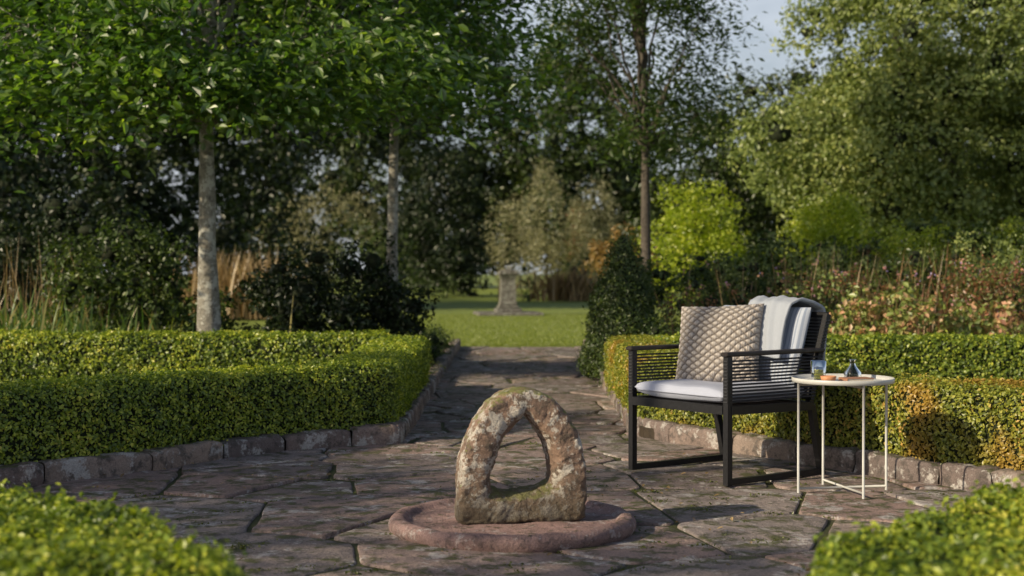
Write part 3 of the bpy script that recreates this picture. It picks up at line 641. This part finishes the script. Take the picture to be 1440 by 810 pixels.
blades('perennial_stems',3.2,14.8,1.2,.9,400,1.25,.012,M_straw,.35,.3)
blades('perennial_stems.001',4.6,14.8,1.4,.9,500,1.3,.014,M_red,.35,.3)
bush('rose_shrub',[((5.6,17.5,.9),(1.6,.8,.75)),((3.6,18,.9),(1.4,.8,.6))],150,.2,2600,.06,M_mid)
bush('rose_shrub.001',[((X(1275,18),17.3,1.3),(.6,.4,.32)),((X(1400,19),17.6,1.35),(.7,.4,.4))],66,.16,3200,.05,M_yel,core=False)
mb=MB(); n=90; P=np.stack([U(1.7,5.2,n),U(13.2,15.5,n),U(.55,1.15,n)],1)
P=np.repeat(P,7,0)+rng.normal(size=(n*7,3))*.018; leaves(mb,P,nrm(rng.normal(size=P.shape)+[0,-.4,.5]),.03,.7)
M_flow=leafmat('flower_petal',[(0,(.24,.20,.42)),(.4,(.50,.24,.26)),(1,(.60,.30,.16))],.3,tint=(1,1,1)); mb.build('aster_flowers',[M_flow])
ells=[]
for px,top,Yd in [(-60,-200,80),(60,-150,84),(180,-160,80),(300,-120,82),(420,-60,84),(520,-30,80),(600,-10,86),(680,0,82),(740,35,84),(800,20,80),(850,40,86),(905,120,84),(955,235,86),(1010,235,84),(1070,240,86),(1130,225,84),(1200,150,80),(1300,60,84),(1400,20,82),(1500,0,84)]:
    zt=Z(top,Yd); ells+= [((X(px,Yd),Yd,zt*.52),(2.9,2.0,zt*.5)),((X(px+25,Yd),Yd+2,zt*.25+.5),(3.2,2.2,zt*.3))]
bush('distant_trees',ells,1700,1.05,130,.32,M_far)
ells=[]
for x in np.arange(-70,71,5.5): 
    if abs(x)<42: continue
    ells.append(((x,84+U(-3,3),U(4,6)),(4,3,U(6,9))))
bush('distant_trees.001',ells,200,1.8,40,.4,M_far)
# added tree out of view: crown lobes placed sunward to shade paving and left hedge
def onsun(p,t): return tuple(np.array(p)+np.array(SD)*t)
tree('added_shade_tree',(-9.6,1.6,0),6,.18,[(onsun((-2.6,7.2,.2),8.5),(.8,.9,.55)),(onsun((-1.2,7.0,0),10.3),(.8,.8,.45)),(onsun((-1.4,5.7,0),10.3),(.9,.6,.4)),(onsun((.5,4.95,0),12.0),(.9,.45,.32)),(onsun((.1,7.0,0),11.5),(.6,.4,.3)),(onsun((0,9.8,0),11.6),(.7,.7,.4))],400,15,.12,.22,M_tree,M_bark,nlimb=22,limb0=.4,topz=7,flat=.4,six=False)

# ---------------------------------------------------------------- light, sky, camera
el=math.asin(SD.z); az=math.atan2(SD.x,SD.y)
w=bpy.data.worlds.new('World'); S.world=w; w.use_nodes=True; nt=w.node_tree
sk=nt.nodes.new('ShaderNodeTexSky'); sk.sky_type='NISHITA'; sk.sun_disc=False; sk.sun_elevation=el; sk.sun_rotation=az%(2*math.pi); sk.dust_density=2.5
tc=nd(nt,'ShaderNodeTexCoord'); nz=nd(nt,'ShaderNodeTexNoise',Scale=2.6,Detail=7.,Roughness=.6)
mp=nd(nt,'ShaderNodeMapping'); mp.inputs['Scale'].default_value=(1,1,3); nt.links.new(tc.outputs['Generated'],mp.inputs[0]); nt.links.new(mp.outputs[0],nz.inputs['Vector'])
cl=ramp(nt,nz.outputs[0],[(.36,(0.25,0.25,0.25)),(.60,(.9,.9,.9))])
sz=nd(nt,'ShaderNodeSeparateXYZ'); nt.links.new(tc.outputs['Generated'],sz.inputs[0])
hz=ramp(nt,sz.outputs[2],[(.0,(1,1,1)),(.25,(.8,.8,.8)),(.5,(.0,.0,.0))])
cf=mixc(nt,1.0,cl,hz,'MULTIPLY')
skc=mixc(nt,cf,sk.outputs[0],(9.6,10.2,11.2))
bg=nt.nodes['Background']; bg.inputs[1].default_value=.088; nt.links.new(skc,bg.inputs[0])
ld=bpy.data.lights.new('sun','SUN'); ld.energy=5; ld.angle=math.radians(.5); ld.color=(1,.85,.60)
lo=bpy.data.objects.new('sun',ld); S.collection.objects.link(lo); lo.rotation_euler=SD.to_track_quat('Z','Y').to_euler()
cd=bpy.data.cameras.new('camera'); cd.lens=50; cd.sensor_width=36; cd.clip_end=1500; cd.clip_start=.05
cd.dof.use_dof=True; cd.dof.focus_distance=6.6; cd.dof.aperture_fstop=2.8
co=bpy.data.objects.new('camera',cd); S.collection.objects.link(co); co.location=(0,0,1.05); co.rotation_euler=(math.radians(90-.716),0,0); S.camera=co
S.view_settings.view_transform='Standard'; S.view_settings.look='None'; S.view_settings.exposure=0
